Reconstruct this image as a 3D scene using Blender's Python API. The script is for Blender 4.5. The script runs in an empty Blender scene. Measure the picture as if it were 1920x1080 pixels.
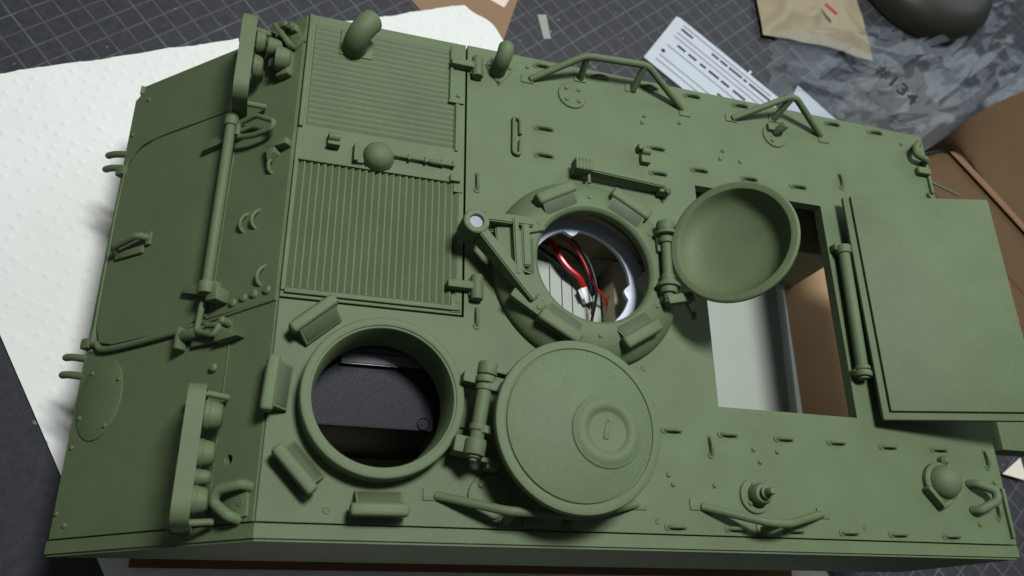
import bpy, bmesh, math, random
from mathutils import Matrix, Vector, noise
from mathutils.geometry import tessellate_polygon
random.seed(7)
sc = bpy.context.scene
S = 0.0114                       # all numbers below are model centimetres; S turns them into metres
PI = math.pi
def rad(d): return math.radians(d)

# ------------------------------------------------------------------ camera
cam = bpy.data.objects.new('camera', bpy.data.cameras.new('camera'))
sc.collection.objects.link(cam)
right = Vector((0.95190, -0.00862, 0.30630))
down = Vector((0.11198, -0.92068, -0.37390))
fwd = Vector((0.28523, 0.39021, -0.87543))
pos = Vector((-0.4531, -10.6886, 22.0758)) * S
m3 = Matrix((right, -down, -fwd)).transposed()
cam.matrix_world = Matrix.Translation(pos) @ m3.to_4x4()
cam.data.sensor_width = 36.0
cam.data.lens = 36.0 * 1564.7 / 1920.0
cam.data.clip_start = 0.01
cam.data.clip_end = 50.0
cam.data.dof.use_dof = True
cam.data.dof.focus_distance = 26.0 * S
cam.data.dof.aperture_fstop = 17.0
sc.camera = cam

# ------------------------------------------------------------------ light (a workbench: one lamp overhead, dim room)
w = bpy.data.worlds.new('World'); sc.world = w; w.use_nodes = True
w.node_tree.nodes['Background'].inputs[0].default_value = (0.80, 0.92, 1.0, 1)
w.node_tree.nodes['Background'].inputs[1].default_value = 0.085
def lamp(name, loc, target, size, power, col):
    L = bpy.data.lights.new(name, 'AREA'); L.shape = 'RECTANGLE'
    L.size = size[0] * S; L.size_y = size[1] * S; L.energy = power; L.color = col
    o = bpy.data.objects.new(name, L); sc.collection.objects.link(o)
    o.location = Vector(loc) * S
    o.rotation_euler = (Vector(target) - Vector(loc)).to_track_quat('-Z', 'Y').to_euler()
    return o
lamp('bench_lamp', (14, 17, 76), (4, -1, 0), (18, 12), 9.8, (0.94, 0.98, 1.0))
lamp('ceiling_lamp', (110, 85, 75), (10, 0, 0), (110, 70), 7.0, (0.86, 0.95, 1.0))
vs = sc.view_settings
vs.view_transform = 'Standard'; vs.look = 'None'; vs.exposure = 0.0; vs.gamma = 1.0; vs.use_curve_mapping = False
sc.cycles.max_bounces = 8
sc.cycles.transparent_max_bounces = 16

# ------------------------------------------------------------------ materials
def mat(name, col, rough=0.6, spec=0.4, var=0.06, vscale=1.2, bump=0.0, bscale=60.0, fine=0.0, trans=0.0, sss=0.0):
    m = bpy.data.materials.new(name); m.use_nodes = True
    nt = m.node_tree; b = nt.nodes['Principled BSDF']
    b.inputs['Roughness'].default_value = rough
    b.inputs['Specular IOR Level'].default_value = spec
    tc = nt.nodes.new('ShaderNodeTexCoord'); geo = nt.nodes.new('ShaderNodeNewGeometry')
    mp = nt.nodes.new('ShaderNodeVectorMath'); mp.operation = 'SCALE'; mp.inputs['Scale'].default_value = 1.0 / S
    nt.links.new(geo.outputs['Position'], mp.inputs[0])
    n = nt.nodes.new('ShaderNodeTexNoise'); n.inputs['Scale'].default_value = vscale; n.inputs['Detail'].default_value = 6
    nt.links.new(mp.outputs[0], n.inputs['Vector'])
    r = nt.nodes.new('ShaderNodeMix'); r.data_type = 'RGBA'
    r.inputs[6].default_value = (*[c * (1 - var) for c in col], 1)
    r.inputs[7].default_value = (*[min(1, c * (1 + var)) for c in col], 1)
    nt.links.new(n.outputs['Fac'], r.inputs[0])
    out = r.outputs[2]
    if fine > 0:
        n2 = nt.nodes.new('ShaderNodeTexNoise'); n2.inputs['Scale'].default_value = 22; n2.inputs['Detail'].default_value = 3
        nt.links.new(mp.outputs[0], n2.inputs['Vector'])
        mr = nt.nodes.new('ShaderNodeMapRange'); mr.inputs[1].default_value = 0.3; mr.inputs[2].default_value = 0.7
        mr.inputs[3].default_value = 1 - fine; mr.inputs[4].default_value = 1 + fine
        nt.links.new(n2.outputs['Fac'], mr.inputs[0])
        vm = nt.nodes.new('ShaderNodeVectorMath'); vm.operation = 'SCALE'
        nt.links.new(out, vm.inputs[0]); nt.links.new(mr.outputs[0], vm.inputs['Scale'])
        out = vm.outputs[0]
    nt.links.new(out, b.inputs['Base Color'])
    if bump > 0:
        n3 = nt.nodes.new('ShaderNodeTexNoise'); n3.inputs['Scale'].default_value = bscale; n3.inputs['Detail'].default_value = 3
        nt.links.new(mp.outputs[0], n3.inputs['Vector'])
        bp = nt.nodes.new('ShaderNodeBump'); bp.inputs['Strength'].default_value = bump; bp.inputs['Distance'].default_value = 0.02 * S
        nt.links.new(n3.outputs['Fac'], bp.inputs['Height']); nt.links.new(bp.outputs[0], b.inputs['Normal'])
    if trans: b.inputs['Transmission Weight'].default_value = trans
    if sss:
        b.inputs['Subsurface Weight'].default_value = sss; b.inputs['Subsurface Radius'].default_value = (0.003, 0.003, 0.003)
    return m
GREEN = mat('green_paint', (0.095, 0.129, 0.058), 0.66, 0.42, 0.18, 0.7, 0.22, 60.0, fine=0.12)
CREAM = mat('cream_resin', (0.42, 0.39, 0.25), 0.6, 0.3, 0.06, 0.5, fine=0.03)
PALE = mat('pale_grey_plastic', (0.80, 0.80, 0.74), 0.5, 0.4, 0.05, 0.4)
BLACKP = mat('black_grained_plastic', (0.008, 0.009, 0.013), 0.55, 0.4, 0.1, 3, 0.9, 34.0, fine=0.5)
BLACKS = mat('black_smooth_plastic', (0.010, 0.010, 0.012), 0.28, 0.5)
GREYP = mat('grey_layered_plastic', (0.10, 0.10, 0.11), 0.45, 0.5)
MILK = mat('milky_white_plastic', (0.55, 0.58, 0.68), 0.4, 0.4, 0.02)
REDW = mat('red_wire_insulation', (0.42, 0.010, 0.009), 0.32, 0.5)
BLKW = mat('black_wire_insulation', (0.012, 0.012, 0.013), 0.30, 0.5)
STEEL = mat('grey_metal', (0.20, 0.21, 0.25), 0.35, 0.6)
TOWEL = mat('white_paper_towel', (0.75, 0.75, 0.70), 0.9, 0.1, 0.03, 0.5, 0.55, 26.0, fine=0.02)
CARD = mat('brown_cardboard', (0.150, 0.082, 0.036), 0.85, 0.15, 0.10, 0.6, 0.25, 8.0, fine=0.06)
CARDEDGE = mat('cardboard_edge', (0.24, 0.14, 0.08), 0.85, 0.15, 0.1)
KRAFT = mat('kraft_paper', (0.26, 0.165, 0.10), 0.85, 0.15, 0.08, 0.5, fine=0.04)
PINKP = mat('pale_pink_paper', (0.75, 0.60, 0.50), 0.8, 0.2)
WHITEP = mat('white_styrene', (0.50, 0.53, 0.57), 0.45, 0.4, 0.02)
TAPE = mat('dull_tape', (0.30, 0.31, 0.27), 0.6, 0.3, 0.08, 3)
TAN = mat('tan_packet_paper', (0.30, 0.25, 0.15), 0.55, 0.4, 0.12, 0.5, fine=0.04)
DARKO = mat('dark_olive_plastic', (0.022, 0.022, 0.014), 0.45, 0.4, 0.1)
INK = mat('black_marker_ink', (0.012, 0.012, 0.014), 0.6, 0.3)
REDP = mat('red_print', (0.40, 0.03, 0.03), 0.6, 0.3)
TABLE = mat('table_laminate', (0.20, 0.18, 0.15), 0.5, 0.4)
HOLD = mat('grey_green_card', (0.36, 0.385, 0.33), 0.6, 0.3, 0.06, 0.35)
BOXC = mat('dimmed_brown_board', (0.125, 0.075, 0.037), 0.85, 0.15, 0.10, 0.6, 0.25, 8.0, fine=0.06)  # cardboard brown darkened, painting in the dimmer light that reaches the box
SCRAP = mat('cream_paper_scrap', (0.72, 0.66, 0.55), 0.8, 0.2)

def mat_cutting():
    m = bpy.data.materials.new('cutting_mat_print'); m.use_nodes = True
    nt = m.node_tree; b = nt.nodes['Principled BSDF']; N = nt.nodes.new; L = nt.links.new
    b.inputs['Roughness'].default_value = 0.55; b.inputs['Specular IOR Level'].default_value = 0.35
    tc = N('ShaderNodeTexCoord'); sp = N('ShaderNodeSeparateXYZ'); L(tc.outputs['Object'], sp.inputs[0])
    def math_(op, a, bb=None, clamp=False):
        q = N('ShaderNodeMath'); q.operation = op; q.use_clamp = clamp
        for i, v in enumerate((a, bb)):
            if v is None: continue
            if isinstance(v, (int, float)): q.inputs[i].default_value = v
            else: L(v, q.inputs[i])
        return q.outputs[0]
    cell = CELL * S
    def lines(axis, period, width):
        a = math_('DIVIDE', sp.outputs[axis], cell * period)
        p = math_('PINGPONG', a, 0.5)
        mr = N('ShaderNodeMapRange'); mr.inputs[1].default_value = width / period * 0.6; mr.inputs[2].default_value = width / period * 1.3
        mr.inputs[3].default_value = 1; mr.inputs[4].default_value = 0
        L(p, mr.inputs[0]); return mr.outputs[0]
    thin = math_('MAXIMUM', lines(0, 1, 0.043), lines(1, 1, 0.043))
    bold = math_('MAXIMUM', lines(0, 5, 0.042), lines(1, 5, 0.042))
    g = math_('MAXIMUM', math_('MULTIPLY', thin, 0.72), bold)
    edge = math_('GREATER_THAN', sp.outputs[0], -4.0 * S)
    g = math_('MULTIPLY', g, edge)
    wear = N('ShaderNodeTexNoise'); wear.inputs['Scale'].default_value = 1.1 / S; wear.inputs['Detail'].default_value = 5
    L(tc.outputs['Object'], wear.inputs['Vector'])
    wm = N('ShaderNodeMapRange'); wm.inputs[1].default_value = 0.25; wm.inputs[2].default_value = 0.7; wm.inputs[3].default_value = 0.25
    L(wear.outputs['Fac'], wm.inputs[0]); g = math_('MULTIPLY', g, wm.outputs[0])
    base = N('ShaderNodeTexNoise'); base.inputs['Scale'].default_value = 3.0 / S; base.inputs['Detail'].default_value = 8
    L(tc.outputs['Object'], base.inputs['Vector'])
    r = N('ShaderNodeMix'); r.data_type = 'RGBA'
    r.inputs[6].default_value = (0.013, 0.014, 0.017, 1); r.inputs[7].default_value = (0.050, 0.050, 0.054, 1)
    L(base.outputs['Fac'], r.inputs[0])
    r2 = N('ShaderNodeMix'); r2.data_type = 'RGBA'; r2.inputs[7].default_value = (0.115, 0.125, 0.138, 1)
    L(g, r2.inputs[0]); L(r.outputs[2], r2.inputs[6])
    # dried glue specks and knife scratches
    v = N('ShaderNodeTexVoronoi'); v.inputs['Scale'].default_value = 1.15 / S; v.inputs['Randomness'].default_value = 1.0
    L(tc.outputs['Object'], v.inputs['Vector'])
    wob = N('ShaderNodeTexNoise'); wob.inputs['Scale'].default_value = 9 / S; L(tc.outputs['Object'], wob.inputs['Vector'])
    dd = math_('ADD', v.outputs['Distance'], math_('MULTIPLY', math_('SUBTRACT', wob.outputs['Fac'], 0.5), 0.22))
    sepc = N('ShaderNodeSeparateColor'); L(v.outputs['Color'], sepc.inputs[0])
    sz = math_('MULTIPLY', sepc.outputs[0], 0.085)
    spk = math_('LESS_THAN', dd, sz)
    r3 = N('ShaderNodeMix'); r3.data_type = 'RGBA'; r3.inputs[7].default_value = (0.30, 0.27, 0.25, 1)
    L(math_('MULTIPLY', spk, 0.55), r3.inputs[0]); L(r2.outputs[2], r3.inputs[6])
    prev = r3.outputs[2]
    for rot, sc_, th in ((0.5, (60, 0.9, 1), 0.715), (-0.9, (75, 1.2, 1), 0.73)):
        mp = N('ShaderNodeMapping'); mp.inputs['Rotation'].default_value = (0, 0, rot); mp.inputs['Scale'].default_value = tuple(q * .12 / S for q in sc_)
        L(tc.outputs['Object'], mp.inputs[0])
        ns = N('ShaderNodeTexNoise'); ns.inputs['Scale'].default_value = 1.0; ns.inputs['Detail'].default_value = 2; L(mp.outputs[0], ns.inputs['Vector'])
        cutm = math_('MULTIPLY', math_('GREATER_THAN', ns.outputs['Fac'], th), 0.35)
        r4 = N('ShaderNodeMix'); r4.data_type = 'RGBA'; r4.inputs[7].default_value = (0.16, 0.15, 0.15, 1)
        L(cutm, r4.inputs[0]); L(prev, r4.inputs[6]); prev = r4.outputs[2]
    L(prev, b.inputs['Base Color'])
    bp = N('ShaderNodeBump'); bp.inputs['Strength'].default_value = 0.35; bp.inputs['Distance'].default_value = 0.02 * S
    fn = N('ShaderNodeTexNoise'); fn.inputs['Scale'].default_value = 20 / S; L(tc.outputs['Object'], fn.inputs['Vector'])
    L(fn.outputs['Fac'], bp.inputs['Height']); L(bp.outputs[0], b.inputs['Normal'])
    return m
CELL = 0.855
MATM = mat_cutting()
def mat_bag():
    m = bpy.data.materials.new('clear_plastic_film'); m.use_nodes = True
    nt = m.node_tree; nt.nodes.clear(); N = nt.nodes.new; L = nt.links.new
    out = N('ShaderNodeOutputMaterial'); mx = N('ShaderNodeMixShader'); tr = N('ShaderNodeBsdfTransparent'); gl = N('ShaderNodeBsdfGlossy')
    tr.inputs[0].default_value = (0.93, 0.94, 0.95, 1)
    gl.inputs['Color'].default_value = (0.75, 0.77, 0.80, 1); gl.inputs['Roughness'].default_value = 0.07
    lw = N('ShaderNodeLayerWeight'); lw.inputs[0].default_value = 0.35
    mr = N('ShaderNodeMapRange'); mr.inputs[1].default_value = 0.10; mr.inputs[2].default_value = 0.90; mr.inputs[3].default_value = 0.015; mr.inputs[4].default_value = 0.11
    L(lw.outputs['Facing'], mr.inputs[0]); L(mr.outputs[0], mx.inputs[0])
    L(tr.outputs[0], mx.inputs[1]); L(gl.outputs[0], mx.inputs[2]); L(mx.outputs[0], out.inputs[0])
    return m
FILM = mat_bag()

# ------------------------------------------------------------------ geometry helpers (a shape is (verts, faces) in cm)
def T(x, y, z): return Matrix.Translation((x, y, z))
def RX(a): return Matrix.Rotation(rad(a), 4, 'X')
def RY(a): return Matrix.Rotation(rad(a), 4, 'Y')
def RZ(a): return Matrix.Rotation(rad(a), 4, 'Z')
def from_bm(bm):
    bm.verts.index_update()
    r = ([v.co.copy() for v in bm.verts], [[v.index for v in f.verts] for f in bm.faces]); bm.free(); return r
def xf(g, M): return ([M @ Vector(v) for v in g[0]], g[1])
def join(*gs):
    V = []; F = []
    for v, f in gs:
        o = len(V); V += list(v); F += [[i + o for i in q] for q in f]
    return V, F
def box(sx, sy, sz, b=0.0, c=(0, 0, 0), seg=2):
    bm = bmesh.new(); bmesh.ops.create_cube(bm, size=1)
    for v in bm.verts: v.co = Vector((v.co.x * sx, v.co.y * sy, v.co.z * sz)) + Vector(c)
    if b > 0: bmesh.ops.bevel(bm, geom=bm.edges[:], offset=b, segments=seg, profile=0.5, affect='EDGES', clamp_overlap=True)
    return from_bm(bm)
def bx(x0, x1, y0, y1, z0, z1, b=0.0): return box(x1 - x0, y1 - y0, z1 - z0, b, ((x0 + x1) / 2, (y0 + y1) / 2, (z0 + z1) / 2))
def lathe(prof, seg=48):
    V = []; F = []; rows = []
    for r, z in prof:
        if r < 1e-6: rows.append([len(V)]); V.append(Vector((0, 0, z)))
        else:
            rows.append(list(range(len(V), len(V) + seg)))
            V += [Vector((r * math.cos(2 * PI * i / seg), r * math.sin(2 * PI * i / seg), z)) for i in range(seg)]
    for a, b in zip(rows, rows[1:]):
        for i in range(seg):
            j = (i + 1) % seg
            if len(a) == 1 and len(b) == 1: continue
            if len(a) == 1: F.append([a[0], b[j], b[i]])
            elif len(b) == 1: F.append([a[i], a[j], b[0]])
            else: F.append([a[i], a[j], b[j], b[i]])
    return V, F
def cyl(r, z0, z1, seg=24, b=0.0):
    if b > 0: p = [(0, z0), (r - b, z0), (r - .3 * b, z0 + .3 * b), (r, z0 + b), (r, z1 - b), (r - .3 * b, z1 - .3 * b), (r - b, z1), (0, z1)]
    else: p = [(0, z0), (r, z0), (r, z1), (0, z1)]
    return lathe(p, seg)
def along(a, b):
    a = Vector(a); b = Vector(b); d = b - a
    return Matrix.Translation(a) @ d.to_track_quat('Z', 'Y').to_matrix().to_4x4(), d.length
def rod(a, b, r, seg=16, bev=0.0):
    M, l = along(a, b); return xf(cyl(r, 0, l, seg, bev), M)
def smooth(pts, n=6, closed=False):
    P = [Vector(p) for p in pts]; out = []
    N = len(P)
    for i in range(N if closed else N - 1):
        p0 = P[(i - 1) % N] if closed or i > 0 else P[0]; p1 = P[i]; p2 = P[(i + 1) % N]
        p3 = P[(i + 2) % N] if closed or i + 2 < N else P[-1]
        for k in range(n):
            t = k / n
            out.append(0.5 * ((2 * p1) + (-p0 + p2) * t + (2 * p0 - 5 * p1 + 4 * p2 - p3) * t * t + (-p0 + 3 * p1 - 3 * p2 + p3) * t ** 3))
    if not closed: out.append(P[-1])
    return out
def roundpath(pts, r=0.2, n=5):
    P = [Vector(p) for p in pts]; out = [P[0]]
    for a, b, c in zip(P, P[1:], P[2:]):
        u = (a - b); v = (c - b); k = min(r, u.length * .45, v.length * .45)
        s = b + u.normalized() * k; e = b + v.normalized() * k
        for i in range(n + 1):
            t = i / n; out.append((1 - t) ** 2 * s + 2 * t * (1 - t) * b + t * t * e)
    out.append(P[-1]); return out
def tube(path, r, seg=10, closed=False, sx=1.0):
    P = [Vector(p) for p in path]; n = len(P); V = []; F = []
    up = None; rings = []
    for i in range(n):
        a = P[(i - 1) % n] if closed or i else P[0]; b = P[(i + 1) % n] if closed or i < n - 1 else P[-1]
        t = (b - a).normalized()
        if up is None:
            up = Vector((0, 0, 1)) if abs(t.z) < .9 else Vector((1, 0, 0))
        up = (up - t * up.dot(t)).normalized(); s = t.cross(up)
        rings.append(len(V))
        rr = r[i] if isinstance(r, (list, tuple)) else r
        V += [P[i] + (s * math.cos(2 * PI * k / seg) * sx + up * math.sin(2 * PI * k / seg)) * rr for k in range(seg)]
    for i in range(n if closed else n - 1):
        a = rings[i]; b = rings[(i + 1) % n]
        for k in range(seg): F.append([a + k, a + (k + 1) % seg, b + (k + 1) % seg, b + k])
    if not closed:
        F.append([rings[0] + k for k in range(seg)][::-1]); F.append([rings[-1] + k for k in range(seg)])
    return V, F
def plate(outer, holes, z0, z1, bev=0.0):
    loops = [outer] + list(holes); V = []; F = []; n = 0
    flat = [p for l in loops for p in l]
    tris = tessellate_polygon([[Vector((p[0], p[1], 0)) for p in l] for l in loops])
    N = len(flat)
    V = [Vector((p[0], p[1], z1)) for p in flat] + [Vector((p[0], p[1], z0)) for p in flat]
    for a, b, c in tris:
        A, B, C_ = flat[a], flat[b], flat[c]
        if (B[0] - A[0]) * (C_[1] - A[1]) - (B[1] - A[1]) * (C_[0] - A[0]) < 0: a, c = c, a
        F.append([a, b, c]); F.append([c + N, b + N, a + N])
    o = 0
    for l in loops:
        m = len(l)
        for i in range(m):
            j = (i + 1) % m; F.append([o + i, o + i + N, o + j + N, o + j])
        o += m
    bm = bmesh.new(); vs_ = [bm.verts.new(v) for v in V]
    for f in F:
        try: bm.faces.new([vs_[i] for i in f])
        except ValueError: pass
    bmesh.ops.recalc_face_normals(bm, faces=bm.faces[:])
    if bev > 0:
        bm.normal_update()
        E_ = [e for e in bm.edges if len(e.link_faces) == 2 and e.calc_face_angle(0) > rad(60) and all(v.co.z > z1 - 1e-5 for v in e.verts)]
        bmesh.ops.bevel(bm, geom=E_, offset=bev, segments=2, profile=0.5, affect='EDGES', clamp_overlap=True)
    return from_bm(bm)
def circ(cx, cy, r, n=64, a0=0): return [(cx + r * math.cos(2 * PI * i / n + a0), cy + r * math.sin(2 * PI * i / n + a0)) for i in range(n)]
def rect(x0, x1, y0, y1): return [(x0, y0), (x1, y0), (x1, y1), (x0, y1)]
def rrect(x0, x1, y0, y1, r, n=5):
    o = []
    for cx, cy, a in ((x1 - r, y0 + r, -90), (x1 - r, y1 - r, 0), (x0 + r, y1 - r, 90), (x0 + r, y0 + r, 180)):
        o += [(cx + r * math.cos(rad(a + 90 * i / n)), cy + r * math.sin(rad(a + 90 * i / n))) for i in range(n + 1)]
    return o

WM = {}
def mesh(name, g, m, ang=32):
    me = bpy.data.meshes.new(name)
    me.from_pydata([tuple(Vector(v) * S) for v in g[0]], [], g[1])
    bm = bmesh.new(); bm.from_mesh(me); bmesh.ops.recalc_face_normals(bm, faces=bm.faces[:]); bm.to_mesh(me); bm.free()
    me.polygons.foreach_set('use_smooth', [True] * len(me.polygons))
    me.set_sharp_from_angle(angle=rad(ang))
    me.materials.append(m); return me
def link(o, M, parent):
    sc.collection.objects.link(o)
    Ms = M.copy(); Ms.translation = M.translation * S
    WM[o.name] = Ms
    if parent is not None:
        o.parent = parent; o.matrix_parent_inverse = WM[parent.name].inverted()
    o.matrix_basis = Ms
    return o
I4 = Matrix.Identity(4)
def obj(name, g, m, parent=None, M=I4, ang=32):
    # shapes given in world numbers are re-centred so each object's origin sits on the object
    if M == I4:
        xs = [v[0] for v in g[0]]; ys = [v[1] for v in g[0]]; zs = [v[2] for v in g[0]]
        c = Vector(((min(xs) + max(xs)) / 2, (min(ys) + max(ys)) / 2, min(zs)))
        g = ([Vector(v) - c for v in g[0]], g[1]); M = T(*c)
    return link(bpy.data.objects.new(name, mesh(name, g, m, ang)), M, parent)
def inst(name, me, parent, M): return link(bpy.data.objects.new(name, me), M, parent)
def empty(name, M): 
    o = bpy.data.objects.new(name, None); o.empty_display_size = 0.01; return link(o, M, None)
def tag(o, label, cat, group=None, kind=None):
    o['label'] = label; o['category'] = cat
    if group: o['group'] = group
    if kind: o['kind'] = kind
    return o

ZM = -9.5      # cutting mat surface
# ------------------------------------------------------------------ the setting
tb = obj('table', bx(-70, 110, -60, 80, ZM - 3.3, ZM - 0.3), TABLE); tb['kind'] = 'structure'
cm = obj('cutting_mat', plate(rrect(-15, 75, -48, 46, 1.0), [], -0.3, 0, 0.04), MATM, None, T(0, 0, ZM) @ RZ(41.5))
tag(cm, 'dark grey cutting mat printed with a pale square grid under everything', 'cutting mat')

# paper towel: one sheet with pressed dots
def towel():
    A = Vector((-14.3, 8.4)); B = Vector((8.25, 18.55)); C = Vector((25.6, -11.3)); D = Vector((0.24, -16.3))
    nu, nv = 420, 500; V = []; F = []
    dots = {}
    sp = 0.70
    L1 = (B - A).length; L2 = (A - D).length
    rnd = random.Random(3)
    for i in range(-2, int(L1 / sp) + 8):
        for j in range(-2, int(L2 / (sp * .62)) + 4):
            if rnd.random() < 0.16: continue
            x = (i + (0.5 if j % 2 else 0) + rnd.uniform(-.13, .13)) * sp; y = (j * .62 + rnd.uniform(-.08, .08)) * sp
            dots.setdefault((int(x // .7), int(y // .7)), []).append((x, y, rnd.uniform(.6, 1.0)))
    for j in range(nv + 1):
        t = j / nv
        for i in range(nu + 1):
            s = i / nu
            # rounded, slightly wavy outline
            e = 0.10 * math.sin(s * 41) * (1 if t < .02 else 0)
            p = (A * (1 - s) + B * s) * (1 - t) + (D * (1 - s) + C * s) * t
            # rounding of the far right corner
            cr = max(0, (s - .955) / .045) * max(0, (.05 - t) / .05)
            p = p + Vector((-.9, -.75)) * cr * cr
            if t < .06: p = p + Vector((-.45, .9)) * (.025 * math.sin(s * 37) + .02 * math.sin(s * 83)) * (1 - t / .06)
            x = s * L1; y = t * L2; h = 0
            for a in (-1, 0, 1):
                for b in (-1, 0, 1):
                    for dx, dy, k in dots.get((int(x // .7) + a, int(y // .7) + b), ()):
                        d2 = ((x - dx) ** 2 + (y - dy) ** 2) / 0.0068
                        if d2 < 5: h += k * .045 * math.exp(-d2)
            h += .045 * noise.noise(Vector((x * .22, y * .22, 1.7))) + .02 * noise.noise(Vector((x * .9, y * .9, 4)))
            V.append(Vector((p.x, p.y, ZM + .14 + h)))
    for j in range(nv):
        for i in range(nu):
            a = j * (nu + 1) + i; F.append([a, a + 1, a + nu + 2, a + nu + 1])
    n = len(V); border = [i for i in range(nu + 1)] + [j * (nu + 1) + nu for j in range(1, nv + 1)] + [nv * (nu + 1) + i for i in range(nu - 1, -1, -1)] + [j * (nu + 1) for j in range(nv - 1, 0, -1)]
    V += [Vector((V[i].x, V[i].y, ZM + .006)) for i in border]
    k = len(border)
    for i in range(k):
        j = (i + 1) % k; F.append([border[i], border[j], n + j, n + i])
    F.append([n + i for i in range(k)])
    return V, F
tag(obj('paper_towel', towel(), TOWEL, ang=80), 'white embossed paper towel lying under the green vehicle model', 'paper towel')
cb = obj('cardboard_sheet', bx(-3.6, 21.8, -8.34, 7.6, ZM + .22, ZM + .40, .02), CARD)
tag(cb, 'brown cardboard sheet between the vehicle model and the paper towel', 'cardboard')

# ------------------------------------------------------------------ the vehicle model
HB = ZM + .41
hull = empty('armoured_vehicle_model', T(9, 0, HB))
tag(hull, 'green painted tracked carrier hull model with open roof hatches', 'model vehicle')
def part(name, g, M=I4, m=None, parent=None, ang=32): return obj(name, g, m or GREEN, parent or hull, M, ang)

DC = (2.96, -4.65)      # driver's ring centre
CC = (9.20, -0.05)      # commander's cupola centre
# roof
deck = part('deck_plate', plate([(0.03, -7.9), (24.1, -7.9), (24.1, 7.88), (5.25, 7.88), (5.25, -1.96), (0.03, -1.96)],
     [circ(*DC, 2.02, 72), circ(*CC, 2.35, 72), rect(13.45, 18.60, -4.03, 3.84)], -.38, 0, .025), ang=20)
panel = part('engine_panel', plate([(0.03, -1.90), (5.19, -1.90), (5.19, 7.86), (0.03, 7.86)],
     [[(.26, 3.72), (4.84, 3.72), (4.84, 5.50), (4.64, 5.50), (4.64, 7.50), (2.08, 7.50), (2.08, 6.54), (1.08, 6.54), (1.08, 7.50), (.26, 7.50)], rect(.16, 5.0, -1.62, 2.46)], -.30, 0, .02), ang=20)
part('backing_plate', bx(.1, 5.1, -1.75, 7.6, -.75, -.68), parent=panel)
# lower radiator grille: 24 slats across, each its own piece
slat = mesh('slat', xf(plate([(-.105, -.125), (.045, -.008), (.055, 0), (.088, 0), (.0955, -.008), (.0955, -.15), (-.105, -.15)], [], -2.03, 2.03), RX(90)), GREEN, 25)
for k in range(24):
    inst('slat', slat, panel, T(.27 + k * .2035, .42, .0))
fr = join(bx(.03, .13, -1.72, 2.52, .0, .07, .02), bx(.13, 5.12, -1.80, -1.65, .0, .10, .03), bx(.13, 5.05, 2.47, 2.55, 0, .05, .015))
part('grille_frame', fr, parent=panel)
# upper grille: fine louvres running lengthwise
def louvre(x0, x1): return mesh('louvre', xf(plate([(-.097, -.085), (-.05, -.058), (.03, -.012), (.055, -.002), (.085, 0), (.098, -.012), (.098, -.10), (-.097, -.10)], [], x0, x1), Matrix(((0, 0, 1, 0), (1, 0, 0, 0), (0, 1, 0, 0), (0, 0, 0, 1)))), GREEN, 40)
lv = {k: louvre(*v) for k, v in dict(a=(.27, 1.07), b=(2.09, 4.63), c=(.27, 4.83), d=(.27, 4.63)).items()}
for k in range(19):
    y = 3.84 + k * .199
    for key in (('a', 'b') if y > 6.5 else ('c',) if y < 5.45 else ('d',)):
        inst('louvre', lv[key], panel, T(0, y, -.012))
part('grille_frame', bx(.04, .17, 3.60, 7.80, 0, .11, .03), parent=panel)
part('grille_frame', join(bx(4.66, 4.77, 5.46, 7.66, 0, .07, .02), bx(4.62, 5.14, 5.42, 5.52, 0, .08, .02),
     bx(4.87, 4.97, 3.62, 5.42, 0, .07, .02)), parent=panel)
bolt_g = lathe([(0, 0), (.075, 0), (.075, .03), (.055, .055), (.03, .062), (0, .065)], 12)
bolt = mesh('bolt', bolt_g, GREEN)
screw = mesh('screw', join(lathe([(0, 0), (.10, 0), (.10, .012), (.085, .022), (.06, .012), (0, .01)], 16), box(.11, .03, .02, 0, (0, 0, .018))), GREEN)
for x, y in ((4.98, 7.20), (4.96, 5.75), (5.02, 2.30), (5.05, -1.52)): inst('bolt', bolt, panel, T(x, y, 0))
part('corner_tab', join(bx(4.85, 5.16, 2.15, 2.45, 0, .04, .012), bx(4.72, 5.05, 2.48, 2.72, 0, .14, .03)), parent=panel)
part('corner_tab', join(bx(4.85, 5.16, -1.84, -1.30, 0, .035, .012)), parent=panel)
# panel hinges
def hinge_block(x, y):
    g = join(bx(x - .78, x + .14, y - .13, y + .13, .0, .30, .05), rod((x + .12, y + .36, .17), (x + .12, y - .42, .17), .19, 18, .03), bx(x - .1, x + .36, y - .28, y + .28, 0, .12, .03))
    part('panel_hinge', g)
hinge_block(5.43, 6.93); hinge_block(5.47, -1.02)
# exhaust elbow on its plate
part('exhaust_plate', bx(1.06, 2.10, 6.52, 7.52, -.04, .03, .01), parent=panel)
ex = tube(smooth([(1.50, 6.82, .0), (1.51, 6.84, .36), (1.60, 6.98, .64), (1.76, 7.22, .76), (1.90, 7.44, .72)], 6), [.385] * 25, 24)
exh = part('exhaust_pipe', ex)
part('pipe_mouth', xf(lathe([(0, .02), (.30, .02), (.31, .035), (.375, .035), (.385, 0)], 24), along((1.895, 7.43, .722), (2.03, 7.65, .68))[0]), parent=exh)
# breather elbow behind the hinge
be = part('breather_pipe', tube(smooth([(6.28, 7.0, 0), (6.28, 7.02, .5), (6.31, 7.13, .72), (6.34, 7.30, .80), (6.38, 7.46, .74)], 5), [.27] * 21, 20))
part('flange', plate([(5.85, 7.20), (6.35, 6.45), (6.85, 7.20), (6.6, 7.6), (6.1, 7.6)], [], 0, .05, .015), parent=be)
for p in ((6.35, 6.60), (5.98, 7.22), (6.72, 7.22)): inst('bolt', bolt, hull, T(p[0], p[1], .05))
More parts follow.
